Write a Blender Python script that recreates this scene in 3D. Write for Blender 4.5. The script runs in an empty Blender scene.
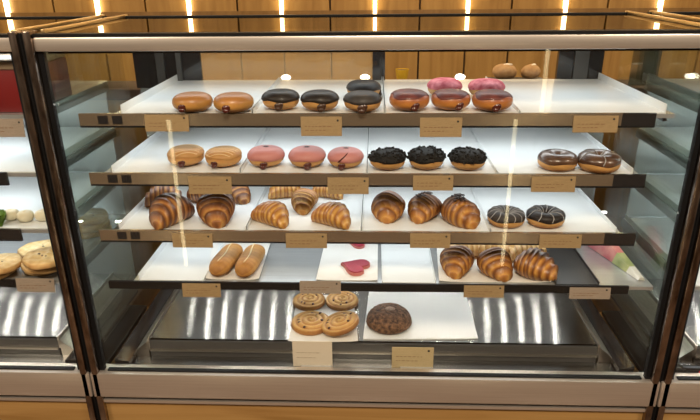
import bpy, math, random
from math import sin, cos, pi, radians
from mathutils import Vector, Matrix
random.seed(7)
C = bpy.context.scene.collection
SC = bpy.context.scene

# ------------------------------------------------------------------ camera
FPX, YAW, PITCH, ROLL = 602.63, .0423, .3817, -.0103
CAM = Vector((0, -1.2, 1.55))
_f = Vector((-sin(YAW)*cos(PITCH), cos(YAW)*cos(PITCH), -sin(PITCH)))
_r0 = Vector((cos(YAW), sin(YAW), 0)); _u0 = _r0.cross(_f)
_r = cos(ROLL)*_r0 + sin(ROLL)*_u0; _u = -sin(ROLL)*_r0 + cos(ROLL)*_u0
cam = bpy.data.objects.new('camera', bpy.data.cameras.new('camera')); C.objects.link(cam)
cam.matrix_world = Matrix(((_r.x, _u.x, -_f.x, CAM.x), (_r.y, _u.y, -_f.y, CAM.y), (_r.z, _u.z, -_f.z, CAM.z), (0, 0, 0, 1)))
cam.data.sensor_width = 36; cam.data.lens = FPX/700*36; cam.data.clip_start = .02
SC.camera = cam

def ray(px, py):
    return _f + (px-350)/FPX*_r + (210-py)/FPX*_u
def at_z(px, py, z):            # the point of a level surface that a pixel of the photograph shows
    d = ray(px, py); return CAM + d*((z-CAM.z)/d.z)
def at_y(px, py, y):
    d = ray(px, py); return CAM + d*((y-CAM.y)/d.y)

# levels (metres above the floor)
Z0 = 1.55
SHELF = [Z0-.2708, Z0-.3985, Z0-.5309, Z0-.6591]
DECK = Z0-.86; LEDGE = Z0-.905
XL, XR = -.680, .667
YF = -.02                        # plane of the front glass
FF = (1.2+YF)/1.2
ZT, ZB, ZB2 = Z0-.12*FF, Z0-.9105*FF, Z0-.981*FF

# ------------------------------------------------------------------ materials
def new_mat(name):
    m = bpy.data.materials.new(name); m.use_nodes = True
    nt = m.node_tree; nt.nodes.clear()
    return m, nt, nt.nodes.new('ShaderNodeOutputMaterial')
def N(nt, t, **kw):
    n = nt.nodes.new('ShaderNode'+t)
    for k, v in kw.items():
        if hasattr(n, k) and k not in n.inputs: setattr(n, k, v)
        else: n.inputs[k].default_value = v
    return n
def c4(c): return (c[0], c[1], c[2], 1)
def M(name, col, rough=.5, metal=0, col2=None, scale=40, stretch=None, bump=0, coat=0, aniso=0, sss=0, spec=None, bscale=None):
    m, nt, out = new_mat(name); L = nt.links.new
    p = N(nt, 'BsdfPrincipled'); L(p.outputs[0], out.inputs[0])
    p.inputs['Base Color'].default_value = c4(col); p.inputs['Roughness'].default_value = rough
    p.inputs['Metallic'].default_value = metal; p.inputs['Coat Weight'].default_value = coat
    if spec is not None: p.inputs['Specular IOR Level'].default_value = spec
    if aniso: 
        p.inputs['Anisotropic'].default_value = aniso
        tg = N(nt, 'Tangent'); tg.direction_type = 'RADIAL'; tg.axis = 'Z'
    if sss:
        p.inputs['Subsurface Weight'].default_value = sss
        p.inputs['Subsurface Radius'].default_value = (.01, .005, .003)
    if col2 or bump:
        tc = N(nt, 'TexCoord'); mp = N(nt, 'Mapping'); L(tc.outputs['Object'], mp.inputs[0])
        if stretch: mp.inputs['Scale'].default_value = stretch
        nz = N(nt, 'TexNoise'); nz.inputs['Scale'].default_value = scale; nz.inputs['Detail'].default_value = 4
        L(mp.outputs[0], nz.inputs['Vector'])
        if col2:
            rp = N(nt, 'ValToRGB'); rp.color_ramp.elements[0].position = .32; rp.color_ramp.elements[1].position = .68
            rp.color_ramp.elements[0].color = c4(col2); rp.color_ramp.elements[1].color = c4(col)
            L(nz.outputs[0], rp.inputs[0]); L(rp.outputs[0], p.inputs['Base Color'])
        if bump:
            nb = nz
            if bscale:
                nb = N(nt, 'TexNoise'); nb.inputs['Scale'].default_value = bscale; nb.inputs['Detail'].default_value = 3; L(mp.outputs[0], nb.inputs['Vector'])
            b = N(nt, 'Bump'); b.inputs['Strength'].default_value = bump; b.inputs['Distance'].default_value = .003
            L(nb.outputs[0], b.inputs['Height']); L(b.outputs[0], p.inputs['Normal'])
    return m
def M_crust(name, dark, mid, light, rough=.42, coat=.22, bump=.3):
    """Baked crust: the browning of every fold is stored on the mesh (it is the pastry's own colour)."""
    m, nt, out = new_mat(name); L = nt.links.new
    p = N(nt, 'BsdfPrincipled', Roughness=rough); p.inputs['Coat Weight'].default_value = coat; p.inputs['Coat Roughness'].default_value = .25
    L(p.outputs[0], out.inputs[0])
    at = N(nt, 'Attribute'); at.attribute_name = 'browning'
    tc = N(nt, 'TexCoord'); nz = N(nt, 'TexNoise'); nz.inputs['Scale'].default_value = 55; nz.inputs['Detail'].default_value = 5
    L(tc.outputs['Object'], nz.inputs['Vector'])
    ma = N(nt, 'Math'); ma.operation = 'MULTIPLY_ADD'; ma.inputs[1].default_value = .7; ma.inputs[2].default_value = -.35
    L(nz.outputs[0], ma.inputs[0])
    ad = N(nt, 'Math'); ad.operation = 'ADD'; L(ma.outputs[0], ad.inputs[0]); L(at.outputs['Fac'], ad.inputs[1])
    rp = N(nt, 'ValToRGB'); e = rp.color_ramp.elements
    e[0].position = .05; e[0].color = c4(light); e[1].position = .95; e[1].color = c4(dark)
    k = e.new(.5); k.color = c4(mid)
    L(ad.outputs[0], rp.inputs[0]); L(rp.outputs[0], p.inputs['Base Color'])
    b = N(nt, 'Bump'); b.inputs['Strength'].default_value = bump; b.inputs['Distance'].default_value = .002
    L(nz.outputs[0], b.inputs['Height']); L(b.outputs[0], p.inputs['Normal'])
    return m
def M_glass(name, tint=(.97, .985, .975), refl=(.95, .97, .95), ior=1.5, dust=0, dustcol=(.6, .5, .36)):
    m, nt, out = new_mat(name); L = nt.links.new
    t = N(nt, 'BsdfTransparent'); t.inputs[0].default_value = c4(tint)
    g = N(nt, 'BsdfGlossy'); g.inputs['Roughness'].default_value = .015; g.inputs[0].default_value = c4(refl)
    fr = N(nt, 'Fresnel'); ge = N(nt, 'NewGeometry')
    iv = N(nt, 'Math'); iv.operation = 'MULTIPLY_ADD'; iv.inputs[1].default_value = 1/ior-ior; iv.inputs[2].default_value = ior
    L(ge.outputs['Backfacing'], iv.inputs[0]); L(iv.outputs[0], fr.inputs[0])
    mx = N(nt, 'MixShader'); L(fr.outputs[0], mx.inputs[0]); L(t.outputs[0], mx.inputs[1]); L(g.outputs[0], mx.inputs[2])
    last = mx
    if dust:
        d = N(nt, 'BsdfDiffuse'); d.inputs[0].default_value = c4(dustcol)
        tl = N(nt, 'BsdfTranslucent'); tl.inputs[0].default_value = c4(dustcol)
        dm = N(nt, 'MixShader'); dm.inputs[0].default_value = .5; L(d.outputs[0], dm.inputs[1]); L(tl.outputs[0], dm.inputs[2])
        m2 = N(nt, 'MixShader'); m2.inputs[0].default_value = dust; L(mx.outputs[0], m2.inputs[1]); L(dm.outputs[0], m2.inputs[2]); last = m2
    L(last.outputs[0], out.inputs[0])
    return m
def M_emit(name, col, s):
    m, nt, out = new_mat(name)
    e = N(nt, 'Emission'); e.inputs[0].default_value = c4(col); e.inputs[1].default_value = s
    nt.links.new(e.outputs[0], out.inputs[0]); return m
def M_dough(name, top, band, base, h, rough=.5, coat=.1):
    """Fried dough: brown crowns with the pale ring round the middle."""
    m, nt, out = new_mat(name); L = nt.links.new
    p = N(nt, 'BsdfPrincipled', Roughness=rough); p.inputs['Coat Weight'].default_value = coat; p.inputs['Coat Roughness'].default_value = .2
    L(p.outputs[0], out.inputs[0])
    tc = N(nt, 'TexCoord'); sx = N(nt, 'SeparateXYZ'); L(tc.outputs['Object'], sx.inputs[0])
    nz = N(nt, 'TexNoise'); nz.inputs['Scale'].default_value = 38; nz.inputs['Detail'].default_value = 4; L(tc.outputs['Object'], nz.inputs['Vector'])
    dv = N(nt, 'Math'); dv.operation = 'DIVIDE'; dv.inputs[1].default_value = h; L(sx.outputs[2], dv.inputs[0])
    ma = N(nt, 'Math'); ma.operation = 'MULTIPLY_ADD'; ma.inputs[1].default_value = .55; L(nz.outputs[0], ma.inputs[0]); L(dv.outputs[0], ma.inputs[2])
    rp = N(nt, 'ValToRGB'); e = rp.color_ramp.elements
    e[0].position = .35; e[0].color = c4(base); e[1].position = 1; e[1].color = c4(top)
    k = e.new(.62); k.color = c4(band); k2 = e.new(.86); k2.color = c4([(a+b)/2 for a, b in zip(top, band)])
    L(ma.outputs[0], rp.inputs[0]); L(rp.outputs[0], p.inputs['Base Color'])
    b = N(nt, 'Bump'); b.inputs['Strength'].default_value = .15; b.inputs['Distance'].default_value = .002
    L(nz.outputs[0], b.inputs['Height']); L(b.outputs[0], p.inputs['Normal'])
    return m
def M_wood(name, a, b, rough=.4, vertical=True, sc=3.0, coat=.15):
    m, nt, out = new_mat(name); L = nt.links.new
    p = N(nt, 'BsdfPrincipled', Roughness=rough); p.inputs['Coat Weight'].default_value = coat; L(p.outputs[0], out.inputs[0])
    tc = N(nt, 'TexCoord'); mp = N(nt, 'Mapping'); L(tc.outputs['Object'], mp.inputs[0])
    mp.inputs['Scale'].default_value = (9, 9, .8) if vertical else (.8, 9, 14)
    nz = N(nt, 'TexNoise'); nz.inputs['Scale'].default_value = sc; nz.inputs['Detail'].default_value = 7; nz.inputs['Distortion'].default_value = .6
    L(mp.outputs[0], nz.inputs['Vector'])
    rp = N(nt, 'ValToRGB'); e = rp.color_ramp.elements
    e[0].position = .3; e[0].color = c4(a); e[1].position = .72; e[1].color = c4(b)
    L(nz.outputs[0], rp.inputs[0]); L(rp.outputs[0], p.inputs['Base Color'])
    return m

steel = M('brushed steel', (.60, .55, .49), .3, 1, (.52, .47, .42), 6, (1, 1, 60))
steel_warm = M('warm satin steel', (.77, .70, .64), .36, .8, (.71, .64, .58), 6, (1, 1, 60))
post_metal = M('polished bronze steel', (.46, .38, .33), .25, 1, (.12, .085, .065), 45, (1, 1, .35))  # noise streaks in the colour imitate light reflected along the posts
rail_metal = M('tan polished rail', (.52, .43, .33), .22, .8, (.47, .38, .29), 5, (1, 1, 40))
black = M('black trim', (.008, .008, .009), .55, 0, spec=.2)
black_gloss = M('black glossy trim', (.02, .02, .022), .12, 0, coat=.5)
dark_grey = M('dark grey anodised metal', (.12, .12, .12), .35, .6)
shelf_steel = M('pale satin shelf steel', (.66, .68, .69), .25, .65, (.58, .60, .61), 5, (1, 30, 1))
tray_white = M('white tray', (.76, .775, .775), .32, 0, (.73, .745, .745), 12)
paper = M('baking paper', (.78, .76, .72), .6, 0, (.74, .71, .66), 25, bump=.15)
tray_dark = M('dark tray', (.03, .03, .03), .4)
kraft = M('kraft card', (.35, .235, .115), .7, 0, (.30, .20, .095), 60, (1, 1, 6))
kraft_pale = M('pale kraft card', (.58, .45, .26), .7, 0, (.52, .40, .22), 60, (1, 1, 6))
kraft_grey = M('grey brown card', (.34, .265, .21), .65, 0, (.29, .23, .18), 60, (1, 1, 6))
kraft_white = M('cream card', (.78, .68, .55), .7, 0, (.74, .63, .50), 60, (1, 1, 6))
ink = M('brown ink', (.22, .11, .05), .7)
ink_black = M('black ink', (.01, .008, .008), .6)
glass = M_glass('clear glass', (.985, .992, .988), ior=1.35)
glass_side = M_glass('side glass', (.95, .98, .96), ior=1.6)
glass_top = M_glass('smoky top glass', (.62, .60, .55), refl=(.74, .72, .66), ior=1.6)
glass_dusty = M_glass('dusty rear glass', (.95, .93, .88), dust=.22, dustcol=(.80, .64, .40))
glass_edge = M('green glass edge', (.10, .22, .17), .15, 0, coat=.5)
wood_wall = M_wood('honey wood panelling', (.27, .14, .035), (.41, .235, .07), .4)
wood_dark = M('dark seam', (.05, .022, .01), .7)
wood_front = M_wood('oak veneer', (.31, .165, .05), (.45, .265, .095), .45, vertical=False)
led = M_emit('warm led', (1, .80, .46), 9)
led_white = M_emit('white led', (1, .96, .88), 220)
led_soft = M_emit('soft white led', (1, .96, .88), 5)

# ------------------------------------------------------------------ mesh builder
class MB:
    def __init__(s): s.v = []; s.f = []; s.a = []
    def box(s, x0, x1, y0, y1, z0, z1, bev=0):
        i = len(s.v)
        if bev <= 0:
            s.v += [(x, y, z) for z in (z0, z1) for y in (y0, y1) for x in (x0, x1)]
            s.f += [tuple(i+k for k in q) for q in ((0, 2, 3, 1), (4, 5, 7, 6), (0, 1, 5, 4), (2, 6, 7, 3), (0, 4, 6, 2), (1, 3, 7, 5))]
        else:
            import bmesh
            bm = bmesh.new(); bmesh.ops.create_cube(bm, size=1)
            for v in bm.verts: v.co = ((x0+x1)/2+v.co.x*(x1-x0), (y0+y1)/2+v.co.y*(y1-y0), (z0+z1)/2+v.co.z*(z1-z0))
            bmesh.ops.bevel(bm, geom=bm.edges[:], offset=bev, segments=2, affect='EDGES', profile=.5)
            bm.verts.index_update()
            s.v += [tuple(v.co) for v in bm.verts]; s.f += [tuple(i+v.index for v in f.verts) for f in bm.faces]; bm.free()
        return s
    def poly_prism(s, pts, y0, y1):            # an outline in the x-z plane pulled along y
        i = len(s.v); n = len(pts)
        s.v += [(x, y0, z) for x, z in pts]+[(x, y1, z) for x, z in pts]
        s.f += [tuple(i+k for k in range(n)), tuple(i+n+k for k in reversed(range(n)))]
        s.f += [(i+k, i+n+k, i+n+(k+1) % n, i+(k+1) % n) for k in range(n)]
        return s
    def grid(s, fn, nu, nv, closeu=True, attr=None):   # fn(u in 0..1, v in 0..1)
        i = len(s.v); cu = nu if closeu else nu+1
        for b in range(nv+1):
            for a in range(cu):
                r = fn(a/nu, b/nv)
                if len(r) == 4: s.a.append((len(s.v), r[3])); r = r[:3]
                s.v.append(tuple(r))
        for b in range(nv):
            for a in range(nu):
                a2 = (a+1) % cu if closeu else a+1
                s.f.append((i+b*cu+a, i+b*cu+a2, i+(b+1)*cu+a2, i+(b+1)*cu+a))
        return s
    def ball(s, c, r, nu=12, nv=8):
        if not isinstance(r, (tuple, list)): r = (r, r, r)
        return s.grid(lambda u, v: (c[0]+r[0]*cos(2*pi*u)*sin(pi*v), c[1]+r[1]*sin(2*pi*u)*sin(pi*v), c[2]-r[2]*cos(pi*v)), nu, nv)
    def rot(s, rx=0, ry=0, rz=0, off=(0, 0, 0), start=0):
        R = Matrix.Rotation(rz, 4, 'Z') @ Matrix.Rotation(ry, 4, 'Y') @ Matrix.Rotation(rx, 4, 'X')
        for k in range(start, len(s.v)): s.v[k] = tuple(R @ Vector(s.v[k]) + Vector(off))
        return s
    def build(s, name, mat, parent=None, org=(0, 0, 0), smooth=True, sub=0, angle=40):
        me = bpy.data.meshes.new(name)
        me.from_pydata([(v[0]-org[0], v[1]-org[1], v[2]-org[2]) for v in s.v], [], s.f)
        import bmesh
        bm = bmesh.new(); bm.from_mesh(me); lay = None
        if s.a:
            lay = bm.verts.layers.float.new('browning'); bm.verts.ensure_lookup_table()
            for k, val in s.a: bm.verts[k][lay] = val
        bmesh.ops.remove_doubles(bm, verts=bm.verts, dist=1e-6)
        bmesh.ops.recalc_face_normals(bm, faces=bm.faces); bm.to_mesh(me); bm.free()
        if smooth:
            me.shade_smooth(); me.set_sharp_from_angle(angle=radians(angle))
        o = bpy.data.objects.new(name, me); C.objects.link(o); me.materials.append(mat)
        if parent: o.parent = parent
        else: o.location = org
        return o
def tag(o, label, cat, group=None):
    o['label'] = label; o['category'] = cat
    if group: o['group'] = group
    return o
def thing(name, loc, rz, label, cat, group=None):
    o = bpy.data.objects.new(name, None); C.objects.link(o); o.location = loc; o.rotation_euler = (0, 0, rz)
    o.empty_display_size = .02
    return tag(o, label, cat, group)
def struct(o): o['kind'] = 'structure'; return o
def dup(root, loc, rz, label, group=None, s=1.0):
    r = root.copy(); C.objects.link(r); r.location = loc; r.rotation_euler = (0, 0, rz); r['label'] = label; r.scale = (s, s, s)
    if group: r['group'] = group
    for ch in root.children:
        c = ch.copy(); C.objects.link(c); c.parent = r
        for g in ch.children:
            d = g.copy(); C.objects.link(d); d.parent = c
    return r

# ------------------------------------------------------------------ room
YW = 1.6
struct(MB().box(-5, 5, -4.2, 3, -.05, 0).build('floor', M_wood('floor wood', (.10, .055, .03), (.16, .09, .05), .45, vertical=False), smooth=False))
# wall planks with dark seams; led strips sit in every other joint
seams = [at_y(px, 5, YW).x for px in (53, 145, 237, 330, 420, 512, 608)]
strips = [at_y(px, 0, YW).x for px in (7, 97.5, 189, 281.5, 375, 468, 565.5, 660)]
joints = sorted(seams+strips)
step = (joints[-1]-joints[0])/(len(joints)-1)
while joints[0] > -3.2: joints.insert(0, joints[0]-step)
while joints[-1] < 3.2: joints.append(joints[-1]+step)
wm = MB()
for a, b in zip(joints[:-1], joints[1:]): wm.box(a+.004, b-.004, YW, YW+.03, 0, 2.8, .002)
w = struct(wm.build('wall_back', wood_wall, smooth=False))
struct(MB().box(-5, 5, YW+.03, YW+.08, 0, 2.8).build('trim_1', wood_dark, smooth=False))
zled = at_y(282, 20, YW).z
words = ['farthest left', 'second from the left', 'third from the left', 'fourth from the left', 'fourth from the right', 'third from the right', 'second from the right', 'farthest right']
for x, wd in zip(strips, words):
    st = MB().box(x-.0075, x+.0075, YW-.022, YW+.0, zled-.12, 2.75, .002).build('led_strip', led, org=(x, YW, zled-.12), smooth=False)
    tag(st, 'glowing warm vertical light strip on the wood wall, %s' % wd, 'light strip', 'vertical light strips on the wood wall')
struct(MB().box(-5, 5, YW-.014, YW-.0085, at_y(282, 23, YW).z, at_y(282, 10.5, YW).z).build('wall_band', M_wood('darker wood band', (.17, .085, .02), (.26, .14, .04), .45), smooth=False))  # band of darker brown across the wall planks
# room behind the camera
struct(MB().box(-5, 5, -4.25, -4.2, 0, 2.8).build('wall_front', M('dark warm plaster', (.23, .16, .10), .7, 0, (.19, .13, .08), 3), smooth=False))

# ------------------------------------------------------------------ the display cases
RAILEND = [at_y(px, py, 0).x-(XL+XR)/2 for px, py in ((655, 120), (645, 180), (635, 238), (628, 290))]
SPAN = ((-.530, .603), (-.572, .556), (-.555, .538), (-.545, .628)) 

def make_case(cx, label, main):
    hw = .6735
    t = thing('display_case', (cx, .2, 0), 0, label, 'display case', 'glass pastry display cases in a row')
    O = (cx, .2, 0)
    def P(name, mb, mat, parent=t, **kw):
        o = mb.build(name, mat, parent, org=O, **kw); return o
    x0, x1 = cx-hw, cx+hw
    for s in (-1, 1):
        xo = cx+s*(hw-.006); xi = cx+s*(hw-.022)
        a, b = sorted((xo, xi))
        P('post', MB().box(a*1, b*1, YF-.012, YF+.02, 0, ZT+.012, .003), post_metal)
        a, b = sorted((cx+s*(hw-.0225), cx+s*(hw-.0325)))
        P('glass_gasket', MB().box(a, b, YF+.002, YF+.014, ZB, ZT), black)
        a, b = sorted((cx+s*(hw-.0055), cx+s*(hw-.0008)))
        P('gap_shade', MB().box(a, b, YF-.004, YF+.015, 0, ZT+.008), black)  # black filler strip added as the shade in the gap between posts
    for s in (-1, 1):
        xg = cx+s*(hw-.03)
        gl = P('side_glass', MB().box(xg-.003, xg+.003, YF+.022, .415, DECK-.03, ZT-.03), glass_side, smooth=False)
        P('side_trim', MB().box(xg-.004, xg+.004, YF+.022, .43, ZT+.005, ZT+.012, .001), M_brass)
        P('side_rail', MB().box(xg-.012, xg+.012, YF+.02, .42, ZT-.03, ZT-.004, .002), dark_grey)
        # black side channel and slim steel lip along the deck
        a, b = sorted((cx+s*.638, cx+s*.572))
        P('side_channel', MB().poly_prism([(cx+s*.628, LEDGE-.018), (cx+s*.593, LEDGE-.018), (cx+s*.593, LEDGE+.012), (cx+s*.628, LEDGE+.020)], YF+.035, .408), black_gloss, smooth=False)
        P('channel_plate', MB().poly_prism([(cx+s*.5925, LEDGE-.018), (cx+s*.5605, LEDGE-.018), (cx+s*.5605, DECK-.006), (cx+s*.5925, LEDGE+.012)], .0625, .408), steel, smooth=False)
        a, b = sorted((cx+s*.560, cx+s*.556))
        P('channel_lip', MB().box(a, b, .0625, .408, DECK-.03, DECK+.004), steel)
    xa, xb = x0+.022, x1-.022
    # top frame
    P('top_rail', MB().box(xa, xb, YF-.006, YF+.022, ZT-.027, ZT, .003), steel_warm)
    P('top_gasket', MB().box(xa, xb, YF-.004, YF+.02, ZT+.0003, ZT+.006), black)
    P('lamp_housing', MB().box(xa+.01, xb-.01, YF+.0225, .05, ZT-.034, ZT-.012), black)
    P('top_glass', MB().box(xa, xb, YF+.021, .41, ZT+.0005, ZT+.0045), glass_top, smooth=False)
    P('rear_rail', MB().box(xa, xb, .411, .43, ZT-.025, ZT+.008), black)
    P('front_glass', MB().box(x0+.034, x1-.034, YF+.004, YF+.010, ZB+.004, ZT-.027), glass, smooth=False)
    # base
    P('base_rail', MB().box(xa-.02, xb+.02, YF-.012, YF+.03, ZB2, ZB, .003), steel_warm)
    P('base_gasket', MB().box(xa+.02, xb-.02, YF-.001, YF+.010, ZB+.0003, ZB+.004), black)
    P('shadow_gap', MB().box(xa, xb, YF+.002, .4, ZB2-.012, ZB2), black)
    P('base_strip', MB().box(xa, xb, YF-.008, YF+.02, ZB2-.018, ZB2-.010), steel_warm)
    P('base_cabinet', MB().box(xa, xb, YF, .42, .02, ZB2-.0185), wood_front)
    P('back_panel', MB().box(cx-.625, cx+.625, .409, .414, LEDGE, SHELF[0]-.012), shelf_steel, smooth=False)
    P('deck', MB().box(cx-.555, cx+.555, .068, .4085, DECK-.02, DECK), deck_steel, smooth=False)
    P('deck_step', MB().box(cx-.555, cx+.555, .062, .0675, LEDGE-.004, DECK-.004), dark_grey, smooth=False)
    P('deck_edge', MB().box(cx-.555, cx+.555, .056, .0615, DECK-.031, DECK-.027), steel, smooth=False)
    P('front_ledge', MB().box(cx-.59, cx+.59, YF+.031, .0615, LEDGE-.02, LEDGE-.0045), deck_steel, smooth=False)
    # shelves
    for k, z in enumerate(SHELF):
        dark = (k == 3)
        sa, sb = SPAN[k] if main else (-.636, .636)
        sh = P('shelf', MB().box(cx+sa, cx+sb, .003, .408, z-.012, z-.004), shelf_steel, smooth=False)
        hr = .026 if not dark else .016
        xr = cx+RAILEND[k]
        P('shelf_rail', MB().box(cx-.60, xr-.066 if not dark else xr, -.003, .0028, z-hr, z-.001), rail_metal if not dark else black, sh, smooth=False)
        if not dark:
            P('rail_end', MB().box(xr-.0655, xr, -.003, .0028, z-hr, z-.001), black_gloss, sh, smooth=False)
            for q in (0, 1):
                P('rail_reflection', MB().box(cx-.56+q*.03, cx-.54+q*.03, -.0046, -.0031, z-hr+.004, z-.005), black_gloss, sh, smooth=False)  # black patches put in for dark reflections in the rail
        P('rail_shadow_lip', MB().box(cx-.60, xr, -.0028, .0026, z-hr-.004, z-hr-.0002), black, sh, smooth=False)
        if k < 3:
            P('led_bar', MB().box(cx-.56, cx+.56, .148, .154, z-.0155, z-.0122), led_soft, sh, smooth=False)
        else:
            for q in range(23):
                xq = cx-.56+1.12*q/22; P('led', MB().box(xq-.004, xq+.004, .372, .380, z-.016, z-.0122), led_white, sh, smooth=False)
        for a, b in (((cx+sa-.008, cx+sa-.0005), (cx+sb+.0005, cx+sb+.008)) if main else ((cx+sa, cx+sa+.006), (cx+sb-.006, cx+sb))):
            P('shelf_bracket', MB().poly_prism([(a, z-.03), (b, z-.03), (b, z-.0125), (a, z-.0125)], .05, .41), dark_grey, sh, smooth=False)
    return t, P
M_brass = M('brass edge', (.75, .55, .28), .3, .9)
deck_steel = None
def mk_deck():
    m, nt, out = new_mat('streaked deck steel'); L = nt.links.new
    p = N(nt, 'BsdfPrincipled', Roughness=.25, Metallic=1.0); p.inputs['Base Color'].default_value = (.55, .55, .54, 1)
    p.inputs['Anisotropic'].default_value = 1.0
    tg = N(nt, 'Tangent'); tg.direction_type = 'RADIAL'; tg.axis = 'X'
    # grain runs across the deck
    cx = N(nt, 'CombineXYZ'); cx.inputs[0].default_value = 0; cx.inputs[1].default_value = 1; cx.inputs[2].default_value = 0
    L(cx.outputs[0], p.inputs['Tangent'])
    tc = N(nt, 'TexCoord'); nz = N(nt, 'TexNoise'); nz.inputs['Scale'].default_value = 9; nz.inputs['Detail'].default_value = 5; L(tc.outputs['Object'], nz.inputs['Vector'])
    rp = N(nt, 'ValToRGB'); rp.color_ramp.elements[0].color = (.30, .30, .30, 1); rp.color_ramp.elements[1].color = (.42, .42, .41, 1)
    L(nz.outputs[0], rp.inputs[0]); L(rp.outputs[0], p.inputs['Base Color'])
    L(p.outputs[0], out.inputs[0]); return m
deck_steel = mk_deck()
PITCHX = 1.347; CX = (XL+XR)/2
case, P = make_case(CX, 'middle glass pastry display case with four full shelves of doughnuts and croissants', True)
make_case(CX-PITCHX, 'neighbouring glass display case cut off by the left edge, red box on its top shelf', False)
_, PR = make_case(CX+PITCHX, 'neighbouring glass display case cut off by the right edge, mostly empty shelves', False)

# rear sliding doors of the middle case (seen above the top shelf)
def xy(px, y=.40, py=64): return at_y(px, py, y).x
zb_, zt_ = SHELF[0]-.02, ZT-.03
fr = MB().box(xy(136), xy(150), .385, .40, zb_, zt_).box(xy(372.5), xy(385), .385, .40, zb_, zt_).box(xy(150), xy(372.5), .385, .40, at_y(280, 51, .4).z, zt_)
fr.box(xy(150), xy(202), .390, .398, zb_, at_y(280, 51, .4).z)
dr = P('rear_door', fr, black_gloss, smooth=False)
P('door_glass', MB().box(xy(202), xy(372.5), .391, .396, zb_, at_y(280, 51, .4).z), glass_dusty, dr, smooth=False)
P('door_stile', MB().box(xy(158), xy(166), .383, .3895, zb_, zt_-.01), dark_grey, dr, smooth=False)
P('door_stile', MB().box(xy(178), xy(183), .383, .3895, zb_, zt_-.01), dark_grey, dr, smooth=False)
dr2 = P('rear_door', MB().box(xy(558), xy(573), .40, .415, zb_, zt_).box(xy(590), xy(603), .40, .415, zb_, zt_).box(xy(573), xy(590), .403, .412, zb_, zt_), black_gloss, smooth=False)
P('door_stile', MB().box(xy(574), xy(588), .396, .4025, zb_, zt_-.005), dark_grey, dr2, smooth=False)
PR('rear_panel', MB().box(xy(603)+.075, xy(661), .405, .4085, zb_, zt_), M('olive brown panel', (.10, .085, .05), .25, 0, (.07, .06, .035), 8), smooth=False)

# ------------------------------------------------------------------ trays
def tray(k, p0, p1, label, wall=(1, 1), group='white trays on the shelves', back=.395, z=None, h=.014, mat=None, y0=.006, py=None):
    z = SHELF[k] if z is None else z
    pyf = {0: 111, 1: 171, 2: 228, 3: 280}[k]
    a, b = at_y(p0, pyf, y0).x, at_y(p1, pyf, y0).x
    m = MB().box(a, b, y0, back, z-.0035, z-.001)
    for s, w_, e in ((1, wall[0], a), (-1, wall[1], b)):
        if w_:
            hh = h*w_; i = len(m.v)
            m.poly_prism([(e, z-.001), (e+s*.002, z-.001), (e+s*.0012, z+hh), (e, z+hh)], y0, back)
    o = m.build('display_tray', mat or tray_white, org=((a+b)/2, y0, z-.0035), smooth=False)
    return tag(o, label, 'tray', group)
tray(0, 121, 251.5, 'white tray on top shelf under two plain glazed doughnuts', (1.1, .5))
tray(0, 253, 384.3, 'white tray on top shelf under the dark chocolate iced doughnuts', (.5, .6))
tray(0, 385.5, 519, 'white tray on top shelf under the berry sugared doughnuts', (.6, .5))
tray(0, 520.5, 666, 'empty white tray at the right end of the top shelf', (.15, 1.1))
tray(1, 112, 239.5, 'white tray on second shelf under two streaky tan doughnuts', (.9, .5))
tray(1, 241, 366.5, 'white tray on second shelf under three pink doughnuts', (.5, .6))
tray(1, 367.5, 496.5, 'white tray on second shelf under three black crumb topped doughnuts', (.6, .5))
tray(1, 498, 633, 'white tray on second shelf under two brown glazed doughnuts', (.15, .7))
tray(2, 119, 246, 'white tray on third shelf under the dark chocolate croissants', (.8, .5))
tray(2, 247.5, 361, 'white tray on third shelf under the pale golden croissants', (.5, .6))
tray(2, 362, 490, 'white tray on third shelf under the sprinkle topped croissants', (.6, .5))
tray(2, 491.5, 617, 'white tray on third shelf under two striped chocolate ring doughnuts', (.15, .6))
tray(3, 139, 204, 'narrow empty white tray at the left end of the fourth shelf', (1, .2))
tray(3, 382, 436, 'empty white tray between the heart sheet and croissants on fourth shelf', (.2, .4))
td = tray(3, 556, 600, 'small dark tray beside the croissants on the fourth shelf', (.5, .5), None, mat=tray_dark, back=.22, h=.01)
# sheets of baking paper
def sheet(p_fl, p_fr, p_bl, p_br, z, label, lift=0, thick=.0012, name='paper_sheet', mat=None):
    q = [at_z(*p, z) for p in (p_fl, p_fr, p_br, p_bl)]
    n = 10; m = MB()
    def top(u, v):
        a = q[0].lerp(q[1], u); b = q[3].lerp(q[2], u); p = a.lerp(b, v)
        return (p.x, p.y, z+thick+lift*(abs(2*u-1)**6))
    m.grid(top, n, 6, False); 
    m.grid(lambda u, v: (top(u, v)[0], top(u, v)[1], top(u, v)[2]-thick), n, 6, False)
    i = 0; na = (n+1)*7
    ring = [k for k in range(n+1)]+[n+(n+1)*k for k in range(1, 7)]+[6*(n+1)+k for k in range(n-1, -1, -1)]+[(n+1)*k for k in range(5, 0, -1)]
    for a, b in zip(ring, ring[1:]+ring[:1]): m.f.append((a, b, b+na, a+na))
    c = (q[0]+q[2])/2
    return tag(m.build(name, mat or paper, org=(c.x, c.y, z)), label, 'paper sheet', 'paper sheets under pastries')
S4 = SHELF[3]
sheet((206, 279.5), (259, 280), (214, 240), (272, 240), S4-.003, 'cream paper sheet under the two long rolls on the fourth shelf', .003)
sheet((316, 280.5), (377.5, 281), (326, 239), (378, 239), S4-.003, 'white paper sheet carrying pink heart biscuits on the fourth shelf', .002)
sheet((439, 282), (551, 283), (436, 241), (536, 241), S4-.003, 'cream paper sheet under brown croissants on the fourth shelf', .003)
sheet((288, 342), (358, 342), (299, 295), (353, 295), DECK+.0003, 'cream paper sheet under raisin swirls on the steel deck', .003)
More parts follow.
